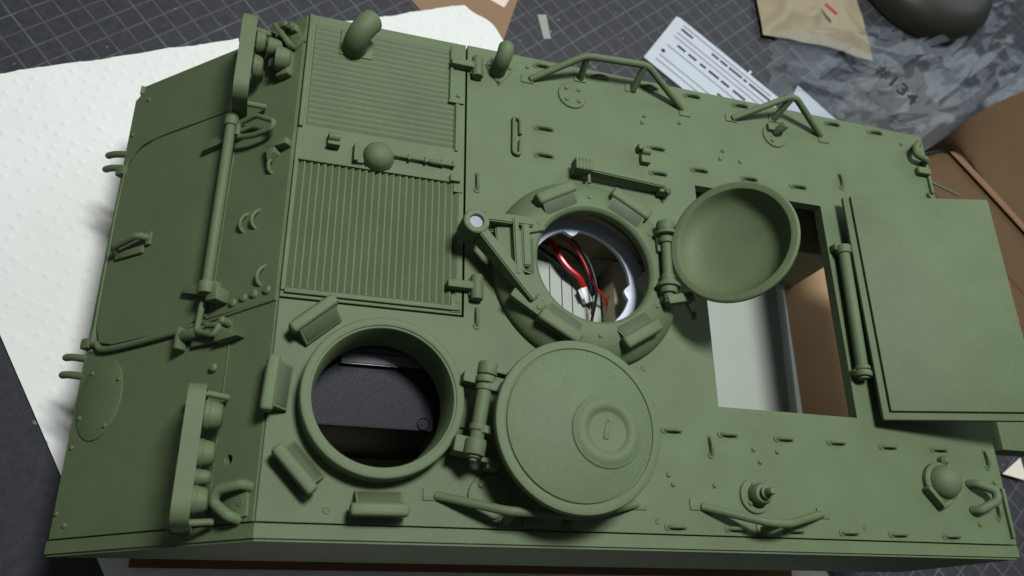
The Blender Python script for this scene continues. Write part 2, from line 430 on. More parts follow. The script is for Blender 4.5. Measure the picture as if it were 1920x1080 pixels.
# strip between the grilles: clamp block, dome lamp, clamped rod
part('clamp_block', join(bx(.92, 1.30, 3.02, 3.44, 0, .16, .04), bx(.92, 1.30, 3.00, 3.14, .1, .30, .04), rod((.94, 3.30, .22), (1.28, 3.30, .22), .13, 16, .03)))
dm = part('dome_cover', xf(lathe([(.48, 0), (.49, .05), (.48, .10), (.455, .16), (.44, .24), (.38, .35), (.27, .44), (.14, .49), (0, .505)], 36), T(2.47, 2.93, 0)))
part('dome_bracket', join(bx(1.70, 2.05, 2.62, 3.22, 0, .12, .03), bx(1.72, 1.86, 2.62, 3.22, .1, .24, .04)), parent=dm)
rd = part('cleaning_rod', rod((2.95, 3.06, .13), (4.86, 3.02, .13), .055, 12))
for x in (3.4, 3.92, 4.45, 4.8): part('clamp', bx(x - .035, x + .035, 2.94, 3.16, 0, .22, .02), parent=rd)
part('collar', rod((4.05, 3.04, .13), (4.45, 3.03, .13), .085, 12, .02), parent=rd)

# glacis (a 45 degree plate): local x runs up the slope, z out of the plate
c45 = math.sqrt(.5)
GM = Matrix(((c45, 0, -c45, 0), (0, 1, 0, 0), (c45, 0, c45, 0), (0, 0, 0, 1)))
def gpart(name, g, m=None, parent=None, ang=32): return part(name, g, GM, m, parent, ang)
gl = gpart('glacis_plate', plate([(-7.70, -7.9), (-.04, -7.9), (-.04, 7.82), (-3.1, 7.60), (-7.28, 7.42), (-7.72, 7.10)], [circ(-1.11, -6.28, .13, 20)], -.3, 0, .02), ang=20)
part('hole_backing', xf(cyl(.2, -.5, -.42, 16), GM @ T(-1.11, -6.28, 0)))
# access cover: raised plate with its lower edge ridge and rivets
gpart('access_cover', plate([(-.06, -1.97), (-.06, 7.2), (-2.2, 7.1), (-2.45, 5.2), (-2.62, -2.12)], [], .004, .045, .015), ang=20)
gpart('weld_ridge', join(tube(smooth([(-2.75, -2.22, .02), (-1.4, -2.10, .02), (-.05, -1.99, .02)], 4), .05, 8), tube([(-2.62, -2.1, .03), (-2.48, -1.0, .04), (-2.42, 5.3, .04)], .025, 8)))
for x, y in ((-2.13, -1.76), (-1.62, -1.82), (-1.23, -1.74), (-.85, -1.70), (-.38, -1.67), (-2.04, -3.66)):
    part('rivet', xf(lathe([(.13, 0), (.13, .05), (.09, .10), (0, .12)], 14), GM @ T(x, y, .03)))
gpart('weld_step', bx(-1.62, -1.58, -7.85, -2.3, 0, .03, .008))
# trim vane with rolled rim
vo = [(-2.60, -2.05), (-2.55, 5.0), (-6.2, 4.98), (-7.15, 4.6), (-7.42, 3.6), (-7.36, -1.45), (-7.05, -2.12), (-6.4, -2.28), (-3.6, -2.28)]
gpart('trim_vane', plate(vo, [], .004, .09, .03), ang=20)
gpart('rolled_rim', tube(smooth([(-2.9, 5.06, .06), (-6.2, 5.04, .06), (-7.2, 4.65, .06), (-7.48, 3.6, .06), (-7.40, -1.5, .07), (-7.12, -2.16, .09), (-6.45, -2.42, .10), (-3.7, -2.36, .10), (-3.0, -2.30, .10)], 6), [.03] * 19 + [.05] * 6 + [.10] * 24, 10))
# torsion bar along the vane with its end brackets
bar = gpart('vane_bar', rod((-2.16, 4.15, .55), (-2.20, -1.35, .55), .155, 20, .02))
gpart('bar_collar', rod((-2.16, 4.35, .55), (-2.16, 3.95, .55), .21, 20, .03), parent=bar)
gpart('bar_collar', rod((-2.2, -1.25, .55), (-2.2, -1.62, .55), .23, 20, .04), parent=bar)
gpart('bar_bracket', join(plate([(-3.6, 3.62), (-3.55, 3.86), (-2.2, 4.18), (-2.1, 3.75)], [], .04, .30, .03)), parent=bar)
gpart('bar_bracket', join(plate([(-3.5, -1.22), (-3.45, -1.02), (-2.2, -1.1), (-2.2, -1.6)], [], .04, .30, .03), box(.42, .42, .5, .06, (-2.0, -1.62, .3))), parent=bar)
gpart('bar_link', tube(roundpath([(-1.95, 3.62, .45), (-1.95, 4.05, .45), (-1.30, 4.15, .42), (-.55, 3.72, .40), (-.62, 3.50, .38), (-1.35, 3.45, .40), (-1.90, 3.55, .42)], .15), .085, 10), parent=bar)
lk = gpart('vane_latch', join(bx(-2.95, -1.75, -2.95, -2.55, .04, .16, .04), rod((-3.25, -2.6, .22), (-2.5, -2.58, .22), .17, 16, .03), bx(-3.38, -3.22, -3.0, -2.35, .05, .40, .04)))
gpart('latch_arm', join(tube(roundpath([(-2.55, -1.7, .30), (-2.58, -2.6, .34), (-1.9, -2.82, .34), (-1.75, -2.55, .30), (-2.3, -2.45, .28)], .12), .09, 10), plate([(-1.95, -2.45), (-1.05, -2.95), (-1.9, -3.0)], [], .02, .30, .03)), parent=lk)
gpart('latch_bolt', xf(lathe([(.12, 0), (.12, .3), (.07, .36), (0, .37)], 12), T(-1.72, -2.4, 0)), parent=lk)
# small loops, wedge, handle, tow eyes, inspection cover
for (x, y) in ((-1.60, .70), (-1.15, .72), (-.76, 2.45), (-.68, -1.18)):
    gpart('wire_loop', join(tube(smooth([(x + .02, y - .30, .02), (x - .03, y - .18, .14), (x, y, .20), (x + .05, y + .18, .14), (x + .10, y + .30, .02)], 5), .055, 8),
          xf(lathe([(.085, 0), (.085, .03), (0, .04)], 10), T(x + .02, y - .32, 0))))
gpart('lamp_wedge', join(bx(-.85, -.06, 2.86, 3.08, .0, .34, .05), plate([(-.85, 2.9), (-.75, 2.5), (-.5, 2.7), (-.5, 2.95)], [], 0, .32, .03)))
gpart('vane_handle', join(tube(roundpath([(-6.95, .82, .1), (-6.78, .95, .42), (-5.75, 1.13, .42), (-5.55, 1.13, .1)], .15), .12, 10), bx(-6.95, -5.7, .62, .88, .09, .20, .04), bx(-5.62, -5.42, .85, 1.3, .09, .2, .03)))
ov = [( -6.62 + .99 * math.cos(a) * .96, -3.93 + 1.26 * math.sin(a)) for a in [2 * PI * i / 48 for i in range(48)]]
oc = gpart('inspection_cover', plate(ov, [], .002, .045, .03))
for x, y in ((-7.10, -3.08), (-5.86, -3.42), (-7.30, -4.45), (-6.11, -4.80)): part('bolt', xf(bolt_g, GM @ T(x, y, .04)), parent=oc)
for x, y in ((-7.5, 2.3), (-7.4, -2.3), (-7.45, -5.3), (-7.55, -7.2), (-7.1, -7.55), (-7.0, 6.9), (-7.5, 5.6)): part('bolt', xf(bolt_g, GM @ T(x, y, .0)))
for y in (4.95, 4.40, -2.45, -3.02):
    gpart('tow_prong', tube(smooth([(-7.5, y - .06, -.15), (-7.85, y, -.05), (-8.25, y + .08, .02), (-8.62, y + .12, .02)], 4), [.12] * 12 + [.10], 12))
part('tow_lug', xf(box(.4, .35, .35, .06), GM @ T(-7.62, 4.15, 0)))
part('tow_lug', xf(box(.4, .35, .35, .06), GM @ T(-7.62, -2.05, 0)))
# lifting eye on the lower corner
def lifting_eye(M):
    pth = roundpath([(0, 0, 0), (-.1, .05, .30), (-.85, -.10, .55), (-1.0, -.45, .50), (-.45, -.88, .35), (-.35, -.95, 0)], .2)
    e = obj('lifting_eye', tube(pth, .17, 12), GREEN, hull, M)
    return e
lifting_eye(GM @ T(-.22, -7.05, 0) @ Matrix.Scale(.82, 4))
part('lug_plate', xf(plate([(.05, .15), (.1, -.9), (-.6, -1.05), (-.9, -.5), (-.5, .2)], [], 0, .10, .03), GM @ T(-.30, -7.0, 0) @ Matrix.Scale(.85, 4)))
inst('screw', screw, hull, GM @ T(-.45, -7.42, .09))

# side walls and the rest of the shell
def side(y0, y1, dz): return [(-5.47, -5.5), (-5.47, -5.47 + dz), (0, dz), (24.1, dz), (24.1, -5.5)]
def xz_prism(poly, y0, y1, bev=0.0): return xf(plate([(p[0], p[1]) for p in poly], [], -y1, -y0, bev), RX(90))
sw = xz_prism([(-5.50, -5.6), (-5.50, -5.56), (.02, -.055), (24.16, -.055), (24.16, -5.6)], -8.36, -7.935)
bmw = bmesh.new(); vv = [bmw.verts.new(v) for v in sw[0]]
for f in sw[1]: bmw.faces.new([vv[i] for i in f])
bmesh.ops.recalc_face_normals(bmw, faces=bmw.faces[:]); bmw.normal_update()
bmesh.ops.bevel(bmw, geom=[e for e in bmw.edges if all(v.co.y < -8.3 for v in e.verts) and e.calc_face_angle(0) > .5 and max(v.co.z for v in e.verts) > -5.57 and min(abs(v.co.x - 24.16) for v in e.verts) + abs(e.verts[0].co.z - e.verts[1].co.z) < 40], offset=.07, segments=3, affect='EDGES', clamp_overlap=True)
part('side_wall', from_bm(bmw))
part('side_wall', xz_prism([(-5.40, -5.6), (-5.40, -5.75), (-.3, -.62), (24.05, -.42), (24.05, -5.6)], 7.55, 7.86))
part('sponson_floor', bx(-5.2, 24.0, -8.2, -5.0, -5.78, -5.62), m=CREAM)
part('sponson_floor', bx(-5.2, 24.0, 5.0, 7.8, -5.78, -5.62), m=CREAM)
part('lower_side', bx(-3.5, 24.0, -5.25, -5.02, HB, -5.63), m=CREAM)
part('lower_side', bx(-3.5, 24.0, 5.02, 5.25, HB, -5.63), m=CREAM)
part('lower_front', xz_prism([(-5.35, -5.80), (-5.15, -5.62), (-3.2, HB + .2), (-3.5, HB)], -7.9, 7.8), m=CREAM)
part('hull_floor', bx(-3.3, 22.62, -5.0, 5.0, HB + .02, -8.86), m=PALE)
part('rear_sill', join(bx(22.64, 23.35, -5.0, 5.0, HB + .03, -8.92), ), m=PALE)
part('rear_post', join(bx(23.4, 24.0, -7.9, -4.3, -5.6, -.4), ), m=CREAM)
part('rear_post', join(bx(23.4, 24.0, 5.2, 7.5, -5.6, -.4), ), m=CREAM)
part('rear_beam', bx(23.3, 24.05, -4.3, 5.2, -1.3, -.4), m=CREAM)
ins = part('floor_insert', plate([(6.4, -4.6), (11.0, -4.6), (10.58, -.78), (10.12, -.23), (9.85, .32), (9.60, .68), (9.42, .93), (8.90, 1.20), (8.33, 1.30), (6.4, 1.6)], [], -2.35, -2.2, .01), m=HOLD)
part('insert_leg', bx(6.9, 10.2, -4.2, -1.4, -8.85, -2.36), m=PALE, parent=ins)
for x, y0, y1 in ((9.23, -4.5, .80), (9.60, -4.5, .55), (8.8, -4.5, 1.1)): part('floor_seam', bx(x - .018, x + .018, y0, y1, -2.2, -2.188), m=BLACKS, parent=ins)
part('rear_cover', plate([(10.3, -.4), (10.75, -.9), (10.75, .6), (10.5, .3)], [], -2.6, -2.45, .01), m=HOLD, parent=ins)
tr = part('hold_tray', plate([(14.2, -6.5), (19.62, -6.5), (19.95, 2.7), (19.66, 4.4), (14.2, 4.4)], [], -5.16, -5.0, .03), m=HOLD)
part('tray_rim', plate([(19.64, -6.5), (20.02, -6.5), (20.30, 2.6), (19.97, 2.7)], [], -5.2, -5.03, .02), m=PALE, parent=tr)
part('tray_leg', bx(15.0, 19.0, -4.8, 3.8, -8.85, -5.17), m=PALE, parent=tr)
part('bulkhead', bx(5.18, 5.32, -6.4, 1.0, -6.4, -.75), m=CREAM)
part('support_post', bx(10.84, 11.45, -1.6, 1.25, -8.8, -1.5, .04), m=CREAM)
part('bulkhead', bx(8.0, 13.0, 4.6, 4.8, -8.85, -.5), m=CREAM)

# ------------------------------------------------------------------ driver's station
ring = part('driver_ring', xf(lathe([(2.20, -.001), (2.20, .56), (2.192, .605), (2.165, .635), (2.13, .645), (1.985, .645), (1.968, .635), (1.964, .60), (1.91, .595), (1.893, .57), (1.80, -.62), (1.97, -.62), (1.98, 0)], 96), T(*DC, 0)))
def periscope(ld, hd, dark):
    # local +x points away from the ring, head outermost
    head = box(.33, ld, .40, .09, (.22, 0, .44), 3)
    hw = ld * .40
    body = xf(plate([(.30, 0), (.30, .52), (.06, .52), (-.30, .14), (-.30, 0)], [], -hw, hw, .0), RX(90))
    g = join(head, body)
    return g
pm = mesh('periscope', periscope(1.50, .5, True), GREEN)
LENS = mat('painted_lens', (0.074, 0.096, 0.053), .6, .35, .08, 1.0)
plens = mesh('lens', xf(box(.40, 1.06, .02, .006), T(-.125, 0, .335) @ RY(-46.5)), LENS)
pslot = mesh('viewing_slot', box(.04, 1.20, .24, .01, (.382, 0, .42)), BLACKS)
for a in (133, 177, 223.5, 271):
    M = T(DC[0] + 2.72 * math.cos(rad(a)), DC[1] + 2.72 * math.sin(rad(a)), 0) @ RZ(a)
    p = inst('periscope', pm, hull, M)
    inst('viewing_slot', pslot, p, M)
    inst('lens', plens, p, M)
# hatch lid thrown open, inner side up
HX, HY, HZ = 8.10, -5.34, 1.25
lid = part('driver_hatch', xf(lathe([(0, .0), (2.05, .0), (2.30, .06), (2.375, .16), (2.39, .28), (2.385, .38), (2.365, .415), (2.33, .43), (2.15, .43), (2.135, .42), (2.128, .385), (2.085, .38), (2.078, .44), (2.06, .45), (0, .45)], 96), T(HX, HY, HZ)))
RXc, RYc = 8.85, -5.48
part('hatch_boss', xf(lathe([(1.02, 0), (1.02, .03), (1.0, .05), (.95, .06), (.90, .085), (.80, .12), (.70, .12), (.62, .09), (.57, .05), (.54, .03), (.50, .025), (0, .025)], 56), T(RXc, RYc, HZ + .445)), parent=lid)
part('lock_slot', xf(join(box(.16, .52, .05, .015, (0, 0, .0)), xf(cyl(.05, 0, .05, 10), T(.0, .26, 0))), T(RXc, RYc + .03, HZ + .48) @ RZ(-14)), parent=lid)
h0, h1 = Vector((5.72, -3.66, .98)), Vector((5.30, -6.30, .98))
hd = (h1 - h0).normalized()
def seg_rod(t0, t1, r, bev=.03): return rod(h0 + hd * t0, h0 + hd * t1, r, 24, bev)
hg = part('hatch_hinge', join(seg_rod(0, 2.55, .20), seg_rod(-.05, .34, .28, .06), seg_rod(.36, .58, .29, .05), seg_rod(.60, .78, .25, .04), seg_rod(1.72, 1.92, .25, .05), seg_rod(2.12, 2.58, .29, .06), seg_rod(2.56, 2.64, .18, .03), seg_rod(2.62, 2.72, .10, .03)))
def hbar(t, x0, x1, wd, z0, z1):
    p = h0 + hd * t; return xf(box(x1 - x0, wd, z1 - z0, .03, ((x0 + x1) / 2, 0, (z0 + z1) / 2)), T(p.x, p.y, 0) @ RZ(-9 + 0))
part('hinge_arm', join(hbar(.45, -.62, 0, .30, .30, .95), hbar(2.3, -.55, 0, .45, .30, .95)), parent=hg)
part('hinge_arm', join(hbar(.15, 0, 1.0, .16, .75, 1.15), hbar(.62, 0, 1.0, .30, .85, 1.2), hbar(1.85, 0, .9, .22, .85, 1.2), hbar(2.55, .1, .9, .14, .55, .8), hbar(2.6, .45, .8, .3, .35, .75)), parent=hg)
part('hinge_base', join(hbar(.9, -.35, .6, 1.5, 0, .10), ), parent=hg)

# ------------------------------------------------------------------ commander's cupola
cup = part('cupola', xf(lathe([(3.14, .035), (3.15, .09), (3.10, .22), (3.0, .36), (2.86, .50), (2.68, .62), (2.45, .715), (2.15, .755), (1.98, .755), (1.91, .71), (1.87, .66), (1.86, .60), (1.875, .42), (1.93, .33), (2.30, .28), (2.30, .035)], 112), T(*CC, 0)))
cp = join(box(.40, 1.45, .42, .10, (.16, 0, .72), 3), xf(plate([(.3, .35), (.3, .84), (.0, .84), (-.46, .62), (-.46, .35)], [], -.62, .62), RX(90)))
cpm = mesh('periscope', cp, GREEN)
clens = mesh('lens', xf(box(.44, 1.12, .02, .006), T(-.235, 0, .738) @ RY(-25.6)), LENS)
cps = mesh('viewing_slot', box(.05, 1.14, .20, .01, (.352, 0, .68)), BLACKS)
for a in (60, 120, 180, 240, 302):
    M = T(CC[0] + 2.40 * math.cos(rad(a)), CC[1] + 2.40 * math.sin(rad(a)), .08) @ RZ(a)
    p = inst('periscope', cpm, hull, M); inst('viewing_slot', cps, p, M); inst('lens', clens, p, M)
for a in (34, 92, 150, 210, 271, 330): inst('bolt', bolt, hull, T(CC[0] + 2.32 * math.cos(rad(a)), CC[1] + 2.32 * math.sin(rad(a)), .715))
# milky retaining ring inside the cupola with screw tabs
rr = []
n = 120
wr_out = []; wr_in = []
for i in range(n):
    a = 2 * PI * i / n; ro = 2.24; ri = 1.72
    for lobe, notch in ((98, 89), (-9, 1), (215, 206), (262, 271)):
        d = abs((math.degrees(a) - lobe + 180) % 360 - 180)
        if d < 9: ri = 1.72 - .20 * max(0, math.cos(rad(d * 10)))
        d2 = abs((math.degrees(a) - notch + 180) % 360 - 180)
        if d2 < 8: ro = 2.24 - .36 * math.cos(rad(d2 * 11.25))
    wr_out.append((ro * math.cos(a), ro * math.sin(a))); wr_in.append((ri * math.cos(a), ri * math.sin(a)))
wr = part('retaining_ring', xf(plate(wr_out, [wr_in], 0, .16, .02), T(CC[0], CC[1], -.62)), m=MILK)
# gun cradle: socket, two arms and the plates between them
gx, gy = 5.27, .58
gm = part('gun_mount', join(xf(lathe([(.0, .40), (.36, .40), (.40, .46), (.40, 1.22), (.385, 1.27), (.35, 1.30), (.23, 1.30), (.205, 1.27), (.20, 1.12), (0, 1.12)], 40), T(gx, gy, 0))))
part('socket_bore', xf(cyl(.198, 1.10, 1.20, 24), T(gx, gy, 0)), m=STEEL, parent=gm)
def arm(p0, p1, w0, w1, h0_, h1_):
    p0 = Vector(p0); p1 = Vector(p1); d = p1 - p0; s = Vector((-d.y, d.x, 0)).normalized(); z = Vector((0, 0, 1))
    V = []
    for p, ww, hh in ((p0, w0, h0_), (p1, w1, h1_)):
        for a, b in ((-1, -1), (1, -1), (1, 1), (-1, 1)): V.append(p + s * ww / 2 * a + z * hh / 2 * b)
    F = [[3, 2, 1, 0], [4, 5, 6, 7]] + [[i, (i + 1) % 4, 4 + (i + 1) % 4, 4 + i] for i in range(4)]
    bm = bmesh.new(); vs_ = [bm.verts.new(v) for v in V]
    for f in F: bm.faces.new([vs_[i] for i in f])
    bmesh.ops.recalc_face_normals(bm, faces=bm.faces[:])
    bmesh.ops.bevel(bm, geom=bm.edges[:], offset=.04, segments=3, affect='EDGES', clamp_overlap=True)
    return from_bm(bm)
part('cradle_arm', arm((gx + .20, gy - .26, .90), (7.16, -1.50, .86), .30, .36, .74, .36), parent=gm, ang=18)
part('cradle_arm', arm((gx + .25, gy + .26, .92), (7.14, .98, .84), .30, .30, .60, .30), parent=gm, ang=18)
part('cradle_plate', arm((6.22, 1.02, .74), (6.30, -.62, .74), .56, .50, .24, .24), parent=gm, ang=18)
part('cradle_foot', xf(box(1.05, .52, .26, .07), T(6.98, -1.50, .72) @ RZ(-33)), parent=gm)
part('cradle_foot', xf(box(.95, .48, .26, .07), T(7.05, .90, .74) @ RZ(18)), parent=gm)
for p in ((7.28, -1.74), (7.32, 1.02)): inst('bolt', bolt, gm, T(p[0], p[1], .83))
part('cradle_plate', arm((6.50, .95, .86), (6.58, -.90, .86), .16, .16, .62, .58), parent=gm, ang=18)
part('cradle_plate', arm((6.84, .82, .84), (6.88, -.55, .84), .24, .24, .50, .46), parent=gm, ang=18)
part('cradle_plate', arm((5.55, .72, .62), (6.45, .80, .62), .30, .40, .24, .24), parent=gm, ang=18)
# commander's hatch: dished lid lying back beside the cupola
ch = part('commander_hatch', xf(lathe([(0, -.30), (1.1, -.26), (1.65, -.12), (1.97, .12), (2.14, .40), (2.175, .49), (2.165, .56), (2.11, .60), (1.95, .605), (1.90, .59), (1.865, .54), (1.82, .42), (1.70, .22), (1.48, .05), (1.14, -.05), (.65, -.10), (0, -.115)], 96), T(12.94, .42, 2.56) @ RY(-48) @ Matrix.Scale(.91, 4) @ T(0, 0, -.55)))
c0, c1 = Vector((11.60, 1.62, .98)), Vector((11.48, -1.15, .98)); cd = (c1 - c0).normalized()
def cseg(t0, t1, r, bev=.03): return rod(c0 + cd * t0, c0 + cd * t1, r, 22, bev)
chg = part('hatch_hinge', join(cseg(0, 2.7, .17), cseg(0, .38, .30, .07), cseg(.38, .50, .37, .04), cseg(.55, .78, .25, .05), cseg(1.85, 2.05, .22, .04), cseg(2.05, 2.5, .28, .05), cseg(2.18, 2.30, .38, .04), cseg(2.68, 2.80, .14, .03), cseg(2.78, 2.86, .08, .02)))
part('hinge_arm', join(xf(box(.95, .30, .34, .05), T(11.85, -1.0, .98) @ RZ(14)), bx(11.3, 11.7, .6, 1.5, .55, .9, .05), bx(11.3, 11.65, -1.1, -.4, .55, .9, .05), xf(box(.6, .34, .30, .05), T(11.75, .95, .98))), parent=chg)
part('latch_pin', join(rod((12.45, -1.30, .85), (12.42, -1.62, .75), .09, 12, .02), rod((12.42, -1.45, .78), (12.1, -1.05, .92), .05, 8)), parent=chg)
# stowed lever beside the cupola
lv_ = part('stowage_lever', arm((9.25, 3.48, .36), (12.05, 3.34, .30), .20, .20, .42, .42), ang=18)
part('lever_grip', join(bx(8.78, 9.42, 3.36, 3.76, .12, .62, .10), *[bx(8.765 + k * .12, 8.80 + k * .12, 3.345, 3.775, .14, .635, .01) for k in range(5)]), parent=lv_)
part('lever_pivot', join(bx(11.85, 12.3, 3.12, 3.46, 0, .40, .07), xf(lathe([(.12, 0), (.12, .06), (.06, .09), (.05, .2), (0, .21)], 12), T(12.12, 3.2, .38) @ RX(60))), parent=lv_)
part('lever_pin', rod((9.3, 3.35, .35), (9.3, 3.02, .35), .06, 10), parent=lv_)
part('lever_cleat', join(bx(11.36, 11.72, 4.3, 4.62, 0, .22, .05), rod((11.38, 4.72, .22), (11.70, 4.72, .22), .13, 14, .03), bx(11.25, 11.42, 4.75, 4.98, 0, .30, .05)))

# ------------------------------------------------------------------ cargo hatch
# lid folded back over the tail, inner face up
A0 = Vector((19.22, 0, .40)); tilt = math.degrees(math.atan2(1.27, 5.2))
CM = T(19.22, -.07, .34) @ RY(-tilt)
lidc = part('cargo_hatch', bx(0, 5.42, -4.12, 4.12, 0, .20, .07), CM)
part('hatch_liner', bx(.24, 5.40, -3.85, 4.08, .205, .33, .03), CM, parent=lidc)
chs = part('cargo_hinge', join(rod((18.97, 1.85, .32), (18.87, -2.62, .32), .20, 22, .02), rod((18.98, 2.12, .32), (18.97, 1.80, .32), .27, 22, .05), rod((18.88, -2.34, .32), (18.88, -2.48, .32), .26, 22, .04), rod((18.88, -2.50, .32), (18.86, -2.72, .32), .29, 22, .06), rod((18.86, -2.72, .32), (18.86, -2.78, .32), .18, 16, .02)))
part('hinge_arm', join(bx(18.65, 19.3, 1.95, 2.2, 0, .34, .04), bx(18.6, 19.3, -2.62, -2.42, 0, .3, .04)), parent=chs)
part('rear_box', join(bx(25.35, 27.4, -4.55, 5.65, -1.6, -.75, .06), bx(24.17, 25.35, -4.0, 5.4, -2.6, -2.2)))
part('rear_rod', rod((24.2, 6.05, -.3), (25.9, 5.75, -.5), .05, 8))

# ------------------------------------------------------------------ roof fittings
tie = mesh('tie_down', join(xf(lathe([(.11, 0), (.11, .025), (.09, .04), (0, .042)], 14), T(-.27, 0, 0)), xf(lathe([(.09, 0), (.09, .025), (0, .04)], 12), T(.29, 0, 0)),
     tube(smooth([(-.27, 0, .02), (-.15, 0, .10), (0, 0, .13), (.16, 0, .10), (.28, 0, .02)], 3), .06, 8)), GREEN)
ties = [(7.93, 5.06), (7.91, 4.02), (7.94, 7.61), (10.10, 7.62), (12.04, 7.61), (13.74, 7.61), (15.75, 7.61), (19.81, 7.61), (21.80, 7.61), (12.08, 5.06), (12.07, 4.06), (13.71, 4.47), (15.71, 4.47), (17.76, 4.49),
    (11.75, -4.89), (13.67, -4.90), (15.67, -4.91), (17.62, -4.91), (19.62, -4.93), (21.69, -4.90), (11.62, -7.70), (13.58, -7.70), (15.59, -7.70), (17.56, -7.70), (19.40, -7.70), (21.48, -7.70)]
for x, y in ties: inst('tie_down', tie, hull, T(x, y, 0))
for x, y in ((5.62, 2.62), (5.64, -1.92), (19.71, 5.06), (13.01, -5.30), (23.62, -5.13), (23.75, 4.9), (23.6, -6.8)): inst('tie_down', tie, hull, T(x, y, 0) @ RZ(90))
for x, y in ((11.71, 6.34), (11.60, 6.05), (13.09, 6.32), (14.74, 5.47), (14.59, 5.11), (15.42, 5.13), (11.52, -6.22), (11.64, -6.49), (13.02, -6.47), (14.51, -5.31), (15.35, -5.33), (14.69, -5.68), (7.37, 7.46), (23.0, 7.3), (22.75, -7.3), (23.75, -5.9)): inst('bolt', bolt, hull, T(x, y, 0))
for x, y, a in ((10.96, -3.0, 20), (1.73, -7.58, 40), (11.06, -7.55, 75), (18.20, -7.52, 10)): inst('screw', screw, hull, T(x, y, 0) @ RZ(a))
# round bolted covers
def disc(x, y, r, bolts, h=.07):
    d = part('round_cover', xf(lathe([(0, 0), (r, 0), (r, h - .02), (r - .025, h), (0, h)], 40), T(x, y, 0)))
    for a in bolts: inst('bolt', bolt, d, T(x + r * .62 * math.cos(rad(a)), y + r * .62 * math.sin(rad(a)), h))
    return d
disc(8.98, 6.62, .52, (45, 135, 225, 315)); disc(6.02, -7.08, .60, (40, 130, 230, 320), .09)
d2 = disc(17.05, 6.55, .50, (30, 150, 240)); part('cover_stub', join(rod((17.05, 6.62, .05), (17.22, 6.75, .55), .16, 14, .03), xf(box(.5, .3, .16, .04), T(16.95, 6.8, .15))), parent=d2)
d3 = disc(14.35, -6.72, .52, (100, 225, 300), .09)
part('antenna_base', join(xf(lathe([(.34, 0), (.33, .25), (.27, .36), (.16, .40), (.15, .42), (.19, .46), (.19, .52), (.13, .55), (.11, .78), (.08, .82), (0, .83)], 28), T(14.40, -6.70, .08))), parent=d3)
# long spring clip near the engine panel
part('spring_clip', tube(roundpath([(7.05, 4.62, .10), (7.05, 5.20, .10), (6.83, 5.28, .10), (6.80, 4.0, .10), (6.83, 3.88, .10), (7.02, 3.84, .10), (7.05, 4.42, .10)], .10), .06, 8))
# grab rails
def rail(pts, posts, feet):
    r = part('grab_rail', tube(roundpath(pts, .25, 5), .125, 12))
    for a, b in posts: part('rail_post', rod(a, b, .125, 14), parent=r)
    for x, y in feet: part('rail_foot', bx(x - .22, x + .22, y - .16, y + .16, 0, .045, .012), parent=r)
rail([(7.45, 6.95, .02), (9.15, 7.66, .92), (11.50, 7.80, .92), (13.25, 6.95, .02)], [((9.32, 7.40, .03), (9.22, 7.68, .92)), ((11.32, 7.36, .03), (11.42, 7.79, .92))], [(7.35, 6.95), (9.3, 7.42), (11.25, 7.42), (13.35, 6.82)])
rail([(15.30, 6.95, .02), (17.25, 7.68, .95), (17.55, 7.66, .95), (19.15, 6.95, .02)], [((17.12, 7.30, .03), (17.35, 7.66, .95))], [(15.25, 6.97), (17.15, 7.32), (19.25, 6.82)])
rail([(4.55, -7.10, .02), (6.30, -7.56, .85), (8.45, -7.60, .85), (10.4, -7.10, .02)], [((6.50, -7.70, .03), (6.45, -7.56, .85)), ((8.4, -7.7, .03), (8.4, -7.6, .85))], [(4.42, -7.08), (6.50, -7.70), (8.4, -7.7), (10.5, -7.1)])
rail([(12.50, -7.10, .02), (14.15, -7.60, .82), (14.85, -7.62, .82), (16.62, -7.18, .02)], [((14.5, -7.70, .03), (14.5, -7.62, .82))], [(12.34, -7.05), (14.5, -7.70), (16.7, -7.15)])
part('rain_guard', bx(6.98, 7.75, -7.86, -7.60, 0, .10, .03))
# vent dome with its lipped base
vd = part('vent_dome', join(xf(lathe([(.66, 0), (.66, .16), (.60, .22), (.55, .24), (.53, .34), (.45, .52), (.30, .64), (.14, .70), (0, .71)], 40), T(21.40, -6.02, 0))))
part('vent_lip', join(xf(box(.75, .16, .34, .04), T(20.93, -6.50, .17) @ RZ(-50)), xf(box(.5, .14, .30, .04), T(21.35, -6.72, .15) @ RZ(25))), parent=vd)
part('vent_latch', xf(lathe([(.16, 0), (.16, .2), (.08, .3), (0, .31)], 14), T(21.66, -5.30, 0)), parent=vd)
# lifting eyes at the tail
lifting_eye(T(22.55, -6.85, 0) @ RZ(195) @ Matrix.Scale(.85, 4))
lifting_eye(T(23.75, 7.35, 0) @ RZ(30) @ Matrix.Scale(.8, 4))
part('tail_cleat', join(bx(23.35, 23.95, 5.95, 6.25, 0, .25, .06), bx(23.88, 24.0, 5.2, 6.6, 0, .12, .02)))
part('tail_strip', bx(23.9, 24.02, -7.7, -6.1, 0, .12, .02))

